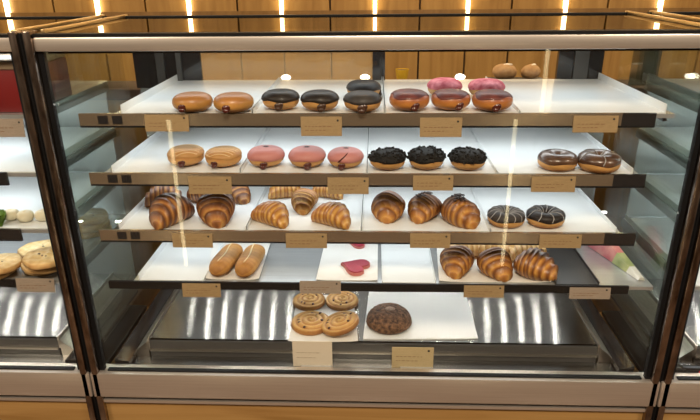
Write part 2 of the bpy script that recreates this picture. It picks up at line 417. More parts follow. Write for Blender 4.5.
sheet((363, 340), (478, 339.5), (369, 293), (465, 293), DECK+.0003, 'large white sheet under the round brown cake on the steel deck', .0015, .003, mat=tray_white)

# ------------------------------------------------------------------ price tags
def ptag(k, xa, xb, ya, yb, label, mat=kraft, y=-.012, roll=0):
    y = -.0075
    a, b = at_y(xa, ya, y), at_y(xb, ya, y); zt = a.z; zb = at_y((xa+xb)/2, yb, y).z
    c = Vector(((a.x+b.x)/2, y, zb)); wd = (b.x-a.x)*.985; ht = zt-zb
    t = thing('price_card', c, 0, label, 'price card', 'price cards on the shelf rails')
    t.rotation_euler = (radians(-7), radians(roll), 0)
    t.location.y -= 0
    MB().box(-wd/2, wd/2, -.0006, .0006, 0, ht, .0003).build('card', mat, t, smooth=False)
    MB().grid(lambda u, v: (wd*.40+.0022*v*cos(2*pi*u), -.0009+0*v, ht*.80+.0022*v*sin(2*pi*u)), 12, 2).build('dot', ink_black, t)
    ln = MB(); r = random.Random(int(xa*7+ya))
    for zz, ww in ((.50, .62), (.30, .45)):
        x = -wd*.40
        while x < -wd*.40+wd*ww:
            l = r.uniform(.003, .009); ln.box(x, x+l, -.0010, -.0007, ht*zz-.0006, ht*zz+.0007); x += l+.0032
    ln.build('lettering', ink, t, smooth=False)
    return t
for a in [
    (0, 143, 188, 115, 131.5, 'kraft price card on the top rail below the plain glazed doughnuts', kraft),
    (0, 300, 342, 117, 136, 'kraft price card on the top rail below the chocolate iced doughnuts', kraft),
    (0, 420, 463, 118, 137, 'kraft price card on the top rail below the berry doughnuts', kraft),
    (0, 574, 620, 116, 132.5, 'kraft price card on the top rail under the empty tray', kraft),
    (1, 187, 231, 177, 194, 'kraft price card on the second rail below the streaky tan doughnuts', kraft),
    (1, 327, 369, 178, 194, 'kraft price card on the second rail below the rightmost pink doughnut', kraft),
    (1, 413, 454, 176, 190.5, 'kraft price card on the second rail below the black crumb doughnuts', kraft),
    (1, 532, 577, 177, 192, 'kraft price card on the second rail below the brown glazed doughnuts', kraft),
    (2, 171, 212, 234, 247.5, 'kraft price card on the third rail below the dark chocolate croissants', kraft),
    (2, 285, 327, 234, 248, 'kraft price card on the third rail below the pale golden croissants', kraft),
    (2, 410, 451, 234, 248, 'kraft price card on the third rail below the sprinkled croissants', kraft),
    (2, 540, 583, 235, 248, 'kraft price card on the third rail below the striped ring doughnuts', kraft),
    (3, 181, 220, 284, 297, 'kraft price card on the black bottom rail below the long rolls', kraft),
    (3, 299, 341, 281.5, 293.5, 'grey brown price card on the black bottom rail above the raisin swirls', kraft_grey),
    (3, 464, 505, 286, 297.5, 'kraft price card on the black bottom rail below the brown croissants', kraft),
    (3, 570, 612, 288, 299, 'grey brown price card on the black bottom rail below the dark tray', kraft_grey),
    (3, 14, 53, 279, 292, 'grey brown price card in the left case below flat round cookies', kraft_grey),
    (0, -22, 22, 119, 137, 'pinkish price card in the left case below the red box', kraft_grey)]:
    ptag(*a)
def ledge_card(xa, xb, ya, yb, label, mat):
    y = .03
    a, b = at_y(xa, ya, y), at_y(xb, ya, y); zb = LEDGE-.0045; ht = a.z-zb; wd = b.x-a.x
    t = thing('price_card', ((a.x+b.x)/2, y, zb), 0, label, 'price card', 'price cards on the steel ledge')
    MB().box(-wd/2, wd/2, -.0006, .0006, .0, ht, .0003).build('card', mat, t, smooth=False)
    if mat is kraft_pale: MB().grid(lambda u, v: (wd*.38+.003*v*cos(2*pi*u), -.0009, ht*.84+.003*v*sin(2*pi*u)), 12, 2).build('dot', ink_black, t)
    ln = MB(); r = random.Random(int(xa))
    for zz, ww in ((.55, .6), (.35, .5)):
        x = -wd*.40
        while x < -wd*.40+wd*ww:
            l = r.uniform(.003, .009); ln.box(x, x+l, -.0010, -.0007, ht*zz-.0006, ht*zz+.0006); x += l+.0032
    ln.build('lettering', kraft if mat is kraft_white else ink, t, smooth=False)
    MB().box(-wd*.3, wd*.48, -.012, .012, -.0000, .004, .001).build('card_holder', shelf_steel, t)
ledge_card(292, 332, 341, 363, 'cream price card standing on the steel ledge before the raisin swirls', kraft_white)
ledge_card(392, 434, 347, 364, 'pale kraft price card standing on the steel ledge before the round cake', kraft_pale)

# ------------------------------------------------------------------ doughnuts
def bun_pt(r, h, th, ph, off=0, seed=0):
    c, s = cos(ph), sin(ph)
    rr = r*abs(c)**.72*(1+.018*sin(2*th+seed)+.012*sin(3*th+2*seed))
    zz = h*.5+h*.5*(abs(s)**.92)*(1 if s > 0 else -1)
    zz -= .05*h*max(0, s)**8            # a slight dip on the crown
    n = Vector((cos(th)*c, sin(th)*c, s*1.1))
    return Vector((rr*cos(th), rr*sin(th), zz)) + n*off
def bun(t, r, h, mat, seed=0):
    return MB().grid(lambda u, v: bun_pt(r, h, 2*pi*u, -pi/2+pi*v, 0, seed), 36, 18).build('dough', mat, t, angle=180)
def cap(t, r, h, mat, name='icing', edge=.05, wob=.1, thick=.0016, seed=0, sub=None):
    def fn(u, v):
        th = 2*pi*u
        e = edge+wob*(.6*sin(3*th+seed)+.4*sin(5*th+2.3*seed+1))
        if v < .08: return bun_pt(r, h, th, e-.03, -.0015, seed)
        vv = (v-.08)/.92
        ph = e+(pi/2-e)*vv
        return bun_pt(r, h, th, ph, thick*min(1, .35+vv*6), seed)
    return MB().grid(fn, 44, 16).build(name, mat, t, angle=180)
def jam(t, r, h, mat, ang=-pi/2, size=.0085, z=.36, drip=0, name='filling'):
    m = MB(); p = Vector((r*.97*cos(ang), r*.97*sin(ang), h*z))
    m.ball(p, (size, size*.4, size*.85))
    m.ball(p+Vector((size*.5, 0, size*.35)), (size*.6, size*.35, size*.55)); m.ball(p+Vector((-.001, -.001, -size*.55)), (size*.8, size*.45, size*.55))
    if drip: m.ball(p+Vector((.004, .003, size*1.2)), (size*.35, size*.4, size*1.3))
    return m.build(name, mat, t, angle=180)
R0, H0 = .0405, .0385
dough_glazed = M_dough('glazed dough', (.35, .145, .034), (.54, .28, .07), (.28, .10, .02), H0, .42, .12)
dough_plain = M_dough('fried dough', (.40, .16, .04), (.60, .33, .11), (.36, .14, .03), H0, .55, .05)
dough_berry = M_dough('berry dough', (.30, .08, .03), (.56, .22, .045), (.36, .12, .025), H0, .42, .15)
choc = M('dark chocolate icing', (.022, .016, .014), .45, 0, (.012, .009, .008), 30, coat=.05, bump=.4, spec=.25)
choc_grey = M('matt dark icing', (.045, .038, .035), .5, 0, (.022, .018, .017), 40, bump=.3, spec=.3)
jam_dark = M('dark berry jam', (.07, .012, .008), .25, coat=.5)
cocoa_fill = M('chocolate filling', (.05, .02, .010), .35, coat=.3)
pink = M('pink icing', (.50, .20, .18), .55, 0, (.43, .155, .14), 20, coat=.05)
berry = M('berry glaze', (.15, .026, .02), .5, 0, (.055, .009, .012), 45, coat=.1, bump=.4)
berry_pink = M('pink coconut sugar', (.70, .22, .24), .7, 0, (.38, .04, .06), 70, bump=.5)
tan_ice = M('tan streaked icing', (.48, .25, .075), .55, 0, (.34, .15, .035), 24, coat=.05)
cream_lines = M('pale sugar lines', (.72, .52, .28), .5)
crumb = M('black biscuit crumb', (.006, .0055, .0055), .7, 0, (.016, .015, .014), 90, bump=.6, spec=.2)
brown_glaze = M('brown glaze', (.13, .065, .035), .3, 0, (.05, .022, .012), 36, coat=.35)
grey_lines = M('grey sugar lines', (.30, .28, .27), .5)

def place(px, py, k, h, kz=None, dx=0):
    z = (SHELF[k] if kz is None else kz)
    p = at_z(px, py, z+h*.5); return Vector((p.x, p.y, z-.0008))
protos = {}
def put(kind, maker, loc, rz, label, group, s=1.0):
    if kind not in protos:
        o = maker(); o.location = loc; o.rotation_euler = (0, 0, rz); o['label'] = label; o['group'] = group; o.scale = (s, s, s); protos[kind] = o; return o
    return dup(protos[kind], loc, rz, label, group, s)
def mk_glazed():
    t = thing('filled_doughnut', (0, 0, 0), 0, '', 'doughnut'); bun(t, R0, H0, dough_glazed, 1); jam(t, R0, H0, jam_dark, -pi/2-.3); return t
def mk_choc():
    t = thing('filled_doughnut', (0, 0, 0), 0, '', 'doughnut'); bun(t, R0*.93, H0, dough_plain, 2); cap(t, R0*.95, H0*1.02, choc, edge=.02, wob=.10, seed=2); jam(t, R0*.95, H0, cocoa_fill, z=.33, size=.009); return t
def mk_grey():
    t = thing('filled_doughnut', (0, 0, 0), 0, '', 'doughnut'); bun(t, R0*.93, H0, dough_plain, 3); cap(t, R0*.95, H0*1.02, choc_grey, edge=.0, wob=.06, seed=3); jam(t, R0*.95, H0, cocoa_fill, z=.33, size=.010); return t
def mk_berry():
    t = thing('filled_doughnut', (0, 0, 0), 0, '', 'doughnut'); bun(t, R0, H0*1.02, dough_berry, 4); cap(t, R0, H0*1.02, berry, edge=.36, wob=.26, thick=.0008, seed=4); jam(t, R0, H0, jam_dark, -pi/2+.25, z=.34); return t
def mk_coco():
    t = thing('filled_doughnut', (0, 0, 0), 0, '', 'doughnut'); bun(t, R0*.95, H0, dough_plain, 5); cap(t, R0*.97, H0*1.02, berry_pink, edge=.0, wob=.1, seed=5); return t
def mk_tan():
    t = thing('filled_doughnut', (0, 0, 0), 0, '', 'doughnut'); bun(t, R0, H0, dough_plain, 6); c = cap(t, R0*1.0, H0*1.02, tan_ice, edge=.1, wob=.12, seed=6)
    m = MB()
    for q in range(-4, 5):
        off = q*.0085
        def fn(u, v, off=off):
            x = -R0*.85+1.7*R0*v; y = off+x*.35
            d = math.hypot(x, y)/R0
            if d > .93: x *= .93/d; y *= .93/d; d = .93
            ph = math.acos(min(1, d**(1/.72))) ; p = bun_pt(R0, H0*1.02, math.atan2(y, x), ph, .0018, 6)
            return (p.x, p.y+.0011*cos(2*pi*u), p.z+.0008*sin(2*pi*u))
        m.grid(fn, 6, 16)
    m.build('sugar_lines', cream_lines, c, angle=180)
    jam(t, R0, H0, jam_dark, -pi/2, z=.33, size=.0085); return t
def mk_pink():
    t = thing('filled_doughnut', (0, 0, 0), 0, '', 'doughnut'); bun(t, R0*.97, H0*1.05, dough_plain, 7); c = cap(t, R0*.985, H0*1.07, pink, edge=-.12, wob=.07, seed=7)
    jam(t, R0*.97, H0, jam_dark, -pi/2, z=.27, size=.0085)
    MB().ball((0, .006, H0*1.06), (.007, .004, .0022)).build('jam_dot', jam_dark, t); return t
def mk_crumb():
    t = thing('crumb_doughnut', (0, 0, 0), 0, '', 'doughnut'); bun(t, R0*.93, H0, dough_plain, 8); c = cap(t, R0*.95, H0*1.02, crumb, edge=.02, wob=.09, seed=8, thick=.002)
    m = MB(); r = random.Random(5)
    for q in range(130):
        th = r.uniform(0, 2*pi); ph = math.asin(r.uniform(.12, 1)); p = bun_pt(R0*.95, H0*1.02, th, ph, .002, 8)
        s0 = len(m.v); a = r.uniform(.0016, .0042); m.box(-a, a, -a*.7, a*.7, -a*.5, a*.5); m.rot(r.uniform(0, 3), r.uniform(0, 3), r.uniform(0, 3), p, s0)
    o = m.build('biscuit_crumbs', crumb, t, smooth=False); o['kind'] = 'stuff'; return t
def ring_pt(R, rt, h, th, ph, off=0):
    c, s = cos(ph), sin(ph)
    d = R+(rt+off)*c*1.0
    return Vector((d*cos(th), d*sin(th), h*.5+(h*.5+off)*abs(s)**.85*(1 if s > 0 else -1)))
def mk_ring(ice, lines, hole=.009, nm='ring_doughnut', h=.031):
    t = thing(nm, (0, 0, 0), 0, '', 'doughnut'); rt = (R0-hole)/2*1.0; R = R0-rt
    MB().grid(lambda u, v: ring_pt(R, rt, h, 2*pi*u, 2*pi*v), 36, 20).build('dough', dough_plain, t, angle=180)
    def fn(u, v):
        th = 2*pi*u; e0 = .05+.14*sin(4*th+1)*.5; e1 = pi+.2
        if v < .06: return ring_pt(R, rt, h, th, e0-.05, -.001)
        if v > .94: return ring_pt(R, rt, h, th, e1+.05, -.001)
        vv = (v-.06)/.88
        return ring_pt(R, rt, h, th, e0+(e1-e0)*vv, .0016*min(1, .3+6*vv))
    ic = MB().grid(fn, 44, 16).build('icing', ice, t, angle=180)
    if lines:
        m = MB()
        for q in range(lines):
            th0 = 2*pi*q/lines
            def fl(u, v, th0=th0):
                p = ring_pt(R, rt, h, th0+.10*sin(v*6), .15+2.5*v, .0022)
                tn = Vector((-sin(th0), cos(th0), 0))
                return p+tn*(.0011*cos(2*pi*u))+Vector((0, 0, .0007*sin(2*pi*u)))
            m.grid(fl, 6, 12)
        m.build('sugar_lines', grey_lines, ic, angle=180)
    return t
G1, G2, G3 = 'doughnuts on the top shelf', 'doughnuts on the second shelf', 'striped ring doughnuts on the third shelf'
put('glazed', mk_glazed, place(192.5, 101, 0, H0), 0, 'leftmost plain golden glazed doughnut on the top shelf', G1)
put('glazed', mk_glazed, place(233.5, 101.5, 0, H0), .12, 'second plain golden glazed doughnut, next to the chocolate iced ones', G1)
put('choc', mk_choc, place(281, 99, 0, H0), 0, 'leftmost chocolate iced doughnut on the top shelf, beside the plain ones', G1)
put('choc', mk_choc, place(320, 100, 0, H0), .15, 'middle chocolate iced doughnut on the top shelf, above a price card', G1)
put('grey', mk_grey, place(362.5, 101, 0, H0), 0, 'matt dark iced doughnut on the top shelf with another behind it', G1)
put('grey', mk_grey, place(363.5, 89, 0, H0), 1.9, 'matt dark iced doughnut standing behind its twin on the top shelf', G1)
put('berry', mk_berry, place(409, 99.5, 0, H0), 0, 'leftmost dark berry glazed doughnut in the front row, top shelf', G1, 1.03)
put('berry', mk_berry, place(450.5, 99, 0, H0), .1, 'middle dark berry glazed doughnut in the front row, top shelf', G1)
put('berry', mk_berry, place(492, 100, 0, H0), -.2, 'rightmost dark berry glazed doughnut in the front row, top shelf', G1, 1.02)
put('coco', mk_coco, place(444.5, 87, 0, H0), 0, 'pink coconut sugared doughnut in the back row, the left of two', G1)
put('coco', mk_coco, place(486.5, 88, 0, H0), 1.2, 'pink coconut sugared doughnut in the back row, the right of two', G1)
put('tan', mk_tan, place(186, 155, 1, H0), 0, 'leftmost streaky tan iced doughnut on the second shelf', G2, .98)
put('tan', mk_tan, place(223.5, 156, 1, H0), -.35, 'streaky tan iced doughnut beside the pink doughnuts, second shelf', G2, .96)
put('pink', mk_pink, place(266, 156, 1, H0), 0, 'leftmost of three pink iced doughnuts on the second shelf', G2, .98)
put('pink', mk_pink, place(307, 156.5, 1, H0), .12, 'middle of three pink iced doughnuts on the second shelf', G2, .98)
pk = put('pink', mk_pink, place(345.5, 157, 1, H0), -.2, 'rightmost pink iced doughnut with a jam streak down its front', G2, .94)
ms = MB().grid(lambda u, v: bun_pt(R0*.985, H0*1.07, -pi/2-.15+.55*v, .0+.9*v, .0018, 7)+Vector((.0022*cos(2*pi*u)*(1-.6*v), 0, .0016*sin(2*pi*u))), 8, 10)
ms.build('jam_streak', jam_dark, pk, angle=180)
put('crumb', mk_crumb, place(387.5, 159, 1, H0), 0, 'black crumb topped doughnut nearest the pink doughnuts', G2, .98)
put('crumb', mk_crumb, place(426.5, 158.5, 1, H0), 1.1, 'middle of three black crumb topped doughnuts, second shelf', G2, 1.0)
put('crumb', mk_crumb, place(467.5, 159, 1, H0), 2.3, 'rightmost of three black crumb topped doughnuts, second shelf', G2, .98)
put('brown', lambda: mk_ring(brown_glaze, 0, .003, h=.034), place(557.5, 159, 1, H0), 0, 'brown glazed doughnut, the left of two at the right end of second shelf', G2, 1.0)
put('brown2', lambda: mk_ring(brown_glaze, 5, .003, h=.034), place(599, 160.5, 1, H0), .8, 'brown glazed doughnut with faint streaks at the far right of the second shelf', G2, 1.06)
put('striped', lambda: mk_ring(choc_grey, 14), place(506, 216.5, 2, .032), 0, 'dark ring doughnut with grey sugar lines beside the sprinkled croissants', G3, 1.0)
put('striped2', lambda: mk_ring(choc, 9, .008), place(545.5, 216.5, 2, .032), .6, 'darker chocolate ring doughnut with few sugar lines, the right of the pair', G3, 1.02)

# ------------------------------------------------------------------ croissants
crust_dark = M_crust('dark croissant crust', (.12, .038, .013), (.33, .125, .034), (.56, .29, .08))
crust_gold = M_crust('golden croissant crust', (.32, .12, .022), (.53, .26, .055), (.68, .42, .14))
crust_brown = M_crust('brown croissant crust', (.20, .066, .015), (.43, .175, .036), (.64, .34, .085))
crust_pale = M_crust('pale almond crust', (.55, .30, .10), (.72, .47, .19), (.82, .64, .34))
def croissant_mesh(L, Rr, bend, n, seed, twist=.35):
    m = MB(); r = random.Random(seed); ph0 = r.uniform(0, 6)
    def fn(u, v):
        t = -1+2*v; a = 2*pi*u
        k = abs(t)*n+.5+twist*.35*sin(a+ph0)*min(1, abs(t)*3)
        fl = math.floor(k); fr_ = k-fl
        edge = min(1.0, max(0, (fl+.5)/n))           # each wrap keeps the girth of its outer lip
        prof = lambda q: (1-q**2.2)*.80+.20
        rr = Rr*(.30*prof(abs(t))+.70*prof(max(0, (fl-.2)/n) if fl else 0))*(1+.06*fr_**2)
        if fr_ < .12: rr *= .93+.07*fr_/.12
        if abs(t) > .95: rr *= max(.02, (1-abs(t))/.05)**.5
        rr *= 1+.03*sin(3*a+ph0)+.03*sin(5*t+ph0)
        x = L/2*t; y = -bend*(t*t-.3)
        z = max(0.0, .70*rr+rr*.86*sin(a))
        br = .02+1.0*min(1, (fr_/.75))**1.3
        br += .12*sin(a)-.04
        return (x, y+rr*cos(a), z, br)
    return m.grid(fn, 30, 150)
def mk_cro(mat, L=.112, Rr=.038, bend=.010, n=4, seed=1, top=None):
    def f():
        t = thing('croissant', (0, 0, 0), 0, '', 'croissant')
        croissant_mesh(L, Rr, bend, n, seed).build('pastry', mat, t, angle=180)
        if top:
            m = MB(); r = random.Random(seed)
            for q in range(26):
                s0 = len(m.v); a = r.uniform(.0016, .003); m.box(-a*1.6, a*1.6, -a*.6, a*.6, -a*.5, a*.5)
                x, y = r.gauss(0, .011), r.gauss(.002, .008)
                m.rot(r.uniform(-.4, .4), r.uniform(-.4, .4), r.uniform(0, 3), (x, y, Rr*1.74-(y*y+x*x*.6)*16), s0)
            o = m.build('sprinkles', top, t, smooth=False); o['kind'] = 'stuff'
        return t
    return f
sprk = M('chocolate flakes', (.05, .022, .014), .6)
GC3, GC4 = 'croissants on the third shelf', 'croissants on the fourth shelf'
D2 = radians
def pc(px, py, k, h=.05): return place(px, py, k, h)
# dark ones, left
put('cd1', mk_cro(crust_dark, .108, .040, .010, 4, 1), pc(170.5, 210.5, 2), D2(62), 'dark chocolate croissant at the front left of the third shelf', GC3)
put('cd1', None, pc(217.5, 209, 2), D2(95), 'dark chocolate croissant pointing straight forward, second from the left on third shelf', GC3)
put('cd1', None, pc(164, 194, 2), D2(12), 'very dark croissant lying behind the front left one on third shelf', GC3, .88)
put('cd1', None, pc(203, 192, 2, .04), D2(170), 'dark croissant half hidden behind a price card on the third shelf', GC3, .80)
put('cd1', None, pc(238, 192, 2, .04), D2(120), 'small dark croissant behind, beside the pale golden croissants', GC3, .72)
# pale golden ones
put('cg1', mk_cro(crust_gold, .106, .033, .012, 4, 2), pc(271, 213, 2, .045), D2(-35), 'pale golden croissant at the front, nearest the dark ones', GC3, .92)
put('cg1', None, pc(332, 214, 2, .045), D2(-32), 'pale golden croissant at the front, nearest the swirl topped bun', GC3, .92)
put('cg1', None, pc(305, 199, 2, .045), D2(80), 'pale golden croissant pointing forward between the two front ones', GC3, .86)
put('cg1', None, pc(285, 188.5, 2, .04), D2(15), 'pale golden croissant at the back, the left of two', GC3, .84)
put('cg1', None, pc(328, 188.5, 2, .04), D2(-20), 'pale golden croissant at the back behind a price card', GC3, .80)
# sprinkled
put('cs0', mk_cro(crust_brown, .096, .039, .008, 4, 5), pc(389, 206, 2), D2(75), 'croissant with brown swirl, leftmost of the sprinkle topped group', GC3, .93)
put('cs1', mk_cro(crust_brown, .106, .038, .010, 4, 6, sprk), pc(425, 206.5, 2), D2(55), 'flake topped croissant in the middle of its trio on third shelf', GC3, .88)
put('cs1', None, pc(460, 211, 2), D2(115), 'flake topped croissant beside the ring doughnuts on third shelf', GC3, .95)
# fourth shelf
put('cb1', mk_cro(crust_brown, .108, .040, .012, 4, 8), pc(458, 260, 3), D2(65), 'brown croissant, leftmost of the front trio on fourth shelf', GC4, .90)
put('cb1', None, pc(495.5, 262.5, 3), D2(100), 'brown croissant, middle of the front trio on fourth shelf', GC4, .90)
put('cb1', None, pc(534.5, 264.5, 3), D2(140), 'brown croissant, rightmost of the front trio on fourth shelf', GC4, .95)
put('cp1', mk_cro(crust_pale, .105, .028, .014, 4, 9), pc(462, 248, 3, .04), D2(15), 'pale almond croissant at the back, behind the leftmost brown croissant', GC4, 1.0)
put('cp1', None, pc(494, 248, 3, .04), D2(-10), 'pale almond croissant at the back, behind the middle brown croissant', GC4, 1.0)
put('cp1', None, pc(525, 248.5, 3, .04), D2(20), 'pale almond croissant at the back, behind the rightmost brown croissant', GC4, 1.0)

# ------------------------------------------------------------------ long rolls
roll_mat = M_crust('baked roll crust', (.26, .10, .02), (.48, .225, .05), (.60, .34, .10), .6, .0, .8)
roll_line = M('pale sugar line', (.80, .62, .34), .5)
def mk_roll():
    t = thing('long_roll', (0, 0, 0), 0, '', 'bread roll')
    L, W, Hh = .125, .024, .036
    def fn(u, v):
        s = -1+2*v; a = 2*pi*u
        pr = (1-abs(s)**4)**.42 if abs(s) < 1 else 0
        x = W*pr*cos(a)*abs(cos(a))**-.12 if abs(cos(a)) > 1e-6 else 0
        z = max(0, Hh*(.5+.5*sin(a)*max(.2, pr**.6)))
        b = .55+.25*sin(31*s)*.3-.25*(abs(sin(a)) < .35)+.2*abs(s)**3
        return (x, L/2*s, z*(.6+.4*pr), b)
    b = MB().grid(fn, 28, 40).build('crust', roll_mat, t, angle=180)
    MB().grid(lambda u, v: (.0016*cos(2*pi*u)+.003*sin(v*5), -.045+.09*v, Hh*(1-.05*abs(2*v-1)**3)+.0012*sin(2*pi*u)), 6, 14).build('sugar_line', roll_line, t, angle=180)
    return t
def axis(pa, pb, z):
    a, b = at_z(*pa, z), at_z(*pb, z); return math.atan2(b.y-a.y, b.x-a.x)-pi/2, (b-a).length
zz = SHELF[3]+.018
rz, ln = axis((216, 272), (238, 246), zz)
p = at_z(226.5, 258.5, zz); put('roll', mk_roll, (p.x, p.y, SHELF[3]-.0015), rz, 'long golden sugared roll on the fourth shelf, the left of two', 'long rolls on the fourth shelf', 1.1)
rz, ln = axis((241, 273), (258, 246), zz)
p = at_z(250.5, 259.5, zz); put('roll', None, (p.x, p.y, SHELF[3]-.0015), rz, 'long golden roll with pale centre line, the right of two', 'long rolls on the fourth shelf', 1.1)

# ------------------------------------------------------------------ heart biscuits
heart_mat = M('raspberry icing', (.38, .035, .065), .5, 0, (.30, .022, .045), 40, coat=.1)
biscuit = M('biscuit rim', (.48, .14, .12), .6)
def mk_heart():
    t = thing('heart_biscuit', (0, 0, 0), 0, '', 'biscuit')
    def hp(a, s):
        x = 16*sin(a)**3; y = 13*cos(a)-5*cos(2*a)-2*cos(3*a)-cos(4*a)
        return (x/16*s, (y+2)/16*s)
    def body(sc, zt, zb):
        def fn(u, v):
            a = 2*pi*u
            if v < .25: x, y = hp(a, sc*v/.25); return (x, y, zb)
            if v < .75: x, y = hp(a, sc*(1+.0*v)); return (x, y, zb+(zt-zb)*((v-.25)/.5))
            x, y = hp(a, sc*(1-(v-.75)/.25)); return (x, y, zt+.0008*((v-.75)/.25)**.5)
        return MB().grid(fn, 48, 8)
    body(.0325, .006, 0).build('biscuit_base', biscuit, t, angle=50)
    body(.030, .0085, .0062).build('icing', heart_mat, t, angle=50); return t
p = at_z(354, 267.5, SHELF[3]); put('heart', mk_heart, (p.x, p.y, SHELF[3]-.0015), D2(-112), 'raspberry pink heart biscuit lying in the middle of the white sheet', 'heart biscuits', 1.14)
p = at_z(357, 243.5, SHELF[3]); put('heart', None, (p.x, p.y, SHELF[3]-.0015), D2(-105), 'raspberry pink heart biscuit at the back of the white sheet', 'heart biscuits', .85)

# ------------------------------------------------------------------ raisin swirls and round cake on the deck
swirl_mat = M_crust('swirl crust', (.24, .085, .018), (.44, .21, .05), (.58, .34, .10), .45, .1, .3)
raisin = M('raisins', (.05, .015, .012), .4)
def mk_swirl():
    t = thing('raisin_swirl', (0, 0, 0), 0, '', 'pastry')
    R = .052; Hh = .019
    def fn(u, v):
        a = 2*pi*u
        if v < .3: return (R*.97*v/.3*cos(a), R*.97*v/.3*sin(a), 0, .4)
        if v < .45:
            q = (v-.3)/.15; return (R*(.97+.05*sin(pi*q))*cos(a), R*(.97+.05*sin(pi*q))*sin(a), Hh*.72*q, .75)
        r = 1-(v-.45)/.55
        ph = r*3.2-u
        w = sin(pi*(ph-math.floor(ph)))
        return (R*.97*r*cos(a), R*.97*r*sin(a), Hh*(.72+.25*(1-r*r))+.006*w**.7-.003, .85-.75*w**.6)
    MB().grid(fn, 56, 44).build('pastry', swirl_mat, t, angle=180)
    m = MB(); rr = random.Random(11)
    for q in range(7):
        a = rr.uniform(0, 2*pi); d = R*rr.uniform(.3, .85); m.ball((d*cos(a), d*sin(a), Hh*.93), (.0045, .0035, .003), 8, 6)
    o = m.build('raisins', raisin, t); o['kind'] = 'stuff'; return t
def deckp(px, py, h): 
    p = at_z(px, py, DECK+h*.6); return Vector((p.x, p.y, DECK+.0018))
GS = 'raisin swirls on the steel deck'
s1 = put('swirl', mk_swirl, deckp(311, 321, .024), .4, 'raisin swirl pastry at the front of its sheet, the left of two', GS, .98)
s2 = put('swirl', None, deckp(341, 326, .024)+Vector((0, 0, .014)), 2.2, 'raisin swirl pastry at the front, leaning on its left neighbour', GS, .94)
s2.rotation_euler = (0, D2(-14), 2.2-2.2); s2.rotation_euler = (D2(0), D2(-15), 0)
put('swirl', None, deckp(309, 299, .024), 1.2, 'raisin swirl pastry at the back, mostly behind a price card', GS, .86)
put('swirl', None, deckp(342, 299, .024), 4.1, 'raisin swirl pastry at the back, nearest the white sheet', GS, .86)
cake_mat = M('cracked cocoa cake', (.22, .11, .055), .75, 0, (.03, .012, .007), 120, bump=1.0)
def mk_cake():
    t = thing('round_cake', (0, 0, 0), 0, '', 'cake')
    R, Hh = .0585, .048; r = random.Random(2); ph = [(r.uniform(4, 19), r.uniform(4, 19), r.uniform(0, 6)) for _ in range(9)]
    def fn(u, v):
        a = 2*pi*u
        if v < .2: return (R*.96*v/.2*cos(a), R*.96*v/.2*sin(a), 0)
        e = (v-.2)/.8*pi/2
        x, y = cos(a)*cos(e), sin(a)*cos(e)
        n = sum(sin(k1*x*2.2+k2*y*2+k3+3*sin(e)) for k1, k2, k3 in ph)/9
        rr = 1+.035*n
        return (R*rr*x*abs(cos(e))**-.15 if cos(e) > 1e-3 else 0, R*rr*y*abs(cos(e))**-.15 if cos(e) > 1e-3 else 0, Hh*(.18+.82*sin(e)**.9)*rr)
    MB().grid(fn, 64, 40).build('crust', cake_mat, t, angle=180)
    MB().ball((.002, -.004, Hh*1.0), (.013, .010, .003)).build('sugar_patch', M('pale sugar patch', (.50, .36, .26), .8, 0, (.25, .14, .09), 160), t)
    return t
t = mk_cake(); t.location = at_z(389, 318, DECK+.022); t.location.z = DECK+.0038; t['label'] = 'round cracked brown cocoa cake on a white sheet on the deck'

# ------------------------------------------------------------------ left case contents
red = M('dark red card', (.20, .010, .012), .45, 0, (.16, .008, .010), 10)
box_top = M('glossy tan lid', (.50, .38, .27), .25, 0, (.38, .26, .17), 8, coat=.4)
def cx_left(px, py, y): return at_y(px, py, y).x
b1 = Vector((CX-PITCHX+.63, 0, 0)).x
t = thing('cake_box', (b1-.14, .12, SHELF[0]-.004), 0, 'dark red box with tan lid on the top shelf of the left case', 'box')
MB().box(-.14, .14, -.10, .10, .0005, .088, .002).build('box_body', red, t)
MB().box(-.141, .141, -.101, .101, .0885, .106, .004).build('lid', box_top, t)
salmon = M('salmon card', (.46, .18, .11), .5, 0, (.40, .14, .085), 12)
# flat cookies in the left case
cookie_mat = M_crust('pale flat cookie', (.42, .22, .07), (.66, .45, .19), (.80, .64, .36), .7, 0, .5)
def mk_cookie():
    t = thing('flat_cookie', (0, 0, 0), 0, '', 'cookie')
    R, Hh = .052, .014
    def fn(u, v):
        a = 2*pi*u; rw = 1+.04*sin(3*a+1)+.025*sin(7*a)
        if v < .25: r = v/.25; return (R*.97*rw*r*cos(a), R*.97*rw*r*sin(a), 0, .6)
        if v < .45: q = (v-.25)/.2; return (R*rw*(.97+.04*sin(pi*q))*cos(a), R*rw*(.97+.04*sin(pi*q))*sin(a), Hh*q, .75)
        r = 1-(v-.45)/.55
        x, y = r*cos(a), r*sin(a)
        return (R*.97*rw*x, R*.97*rw*y, Hh+.0035*(sin(9*x+2)*cos(8*y))*(1-r*r)+.002*(1-r), .25+.35*r**3+.2*sin(11*x)*sin(13*y))
    MB().grid(fn, 48, 26).build('cookie_body', cookie_mat, t, angle=180)
    m = MB(); rr = random.Random(4)
    for q in range(3):
        a = rr.uniform(0, 6.3); d = R*rr.uniform(.1, .75); m.ball((d*cos(a), d*sin(a), Hh+.001), (.003, .003, .002), 8, 6)
    m.build('chips', raisin, t)['kind'] = 'stuff'; return t
GK = 'flat cookies in the left case'
def ck(px, py, lift, tilt, lab, s=1.0, rz=0):
    z = SHELF[3]-.003; p = at_z(px, py, z+lift+.006)
    o = put('cookie', mk_cookie, (p.x, p.y, z+lift), rz, lab, GK, s); o.rotation_euler = (D2(tilt), 0, rz); return o
ck(46, 264, .0005, 0, 'lowest flat cookie of the stack beside the left case post', 1.00, .4)
ck(47, 263, .0195, 0, 'second flat cookie up in the stack beside the left case post', 1.00, 1.4)
ck(47, 258, .0390, 1, 'topmost flat cookie of the stack beside the left case post', 1.00, 2.6)
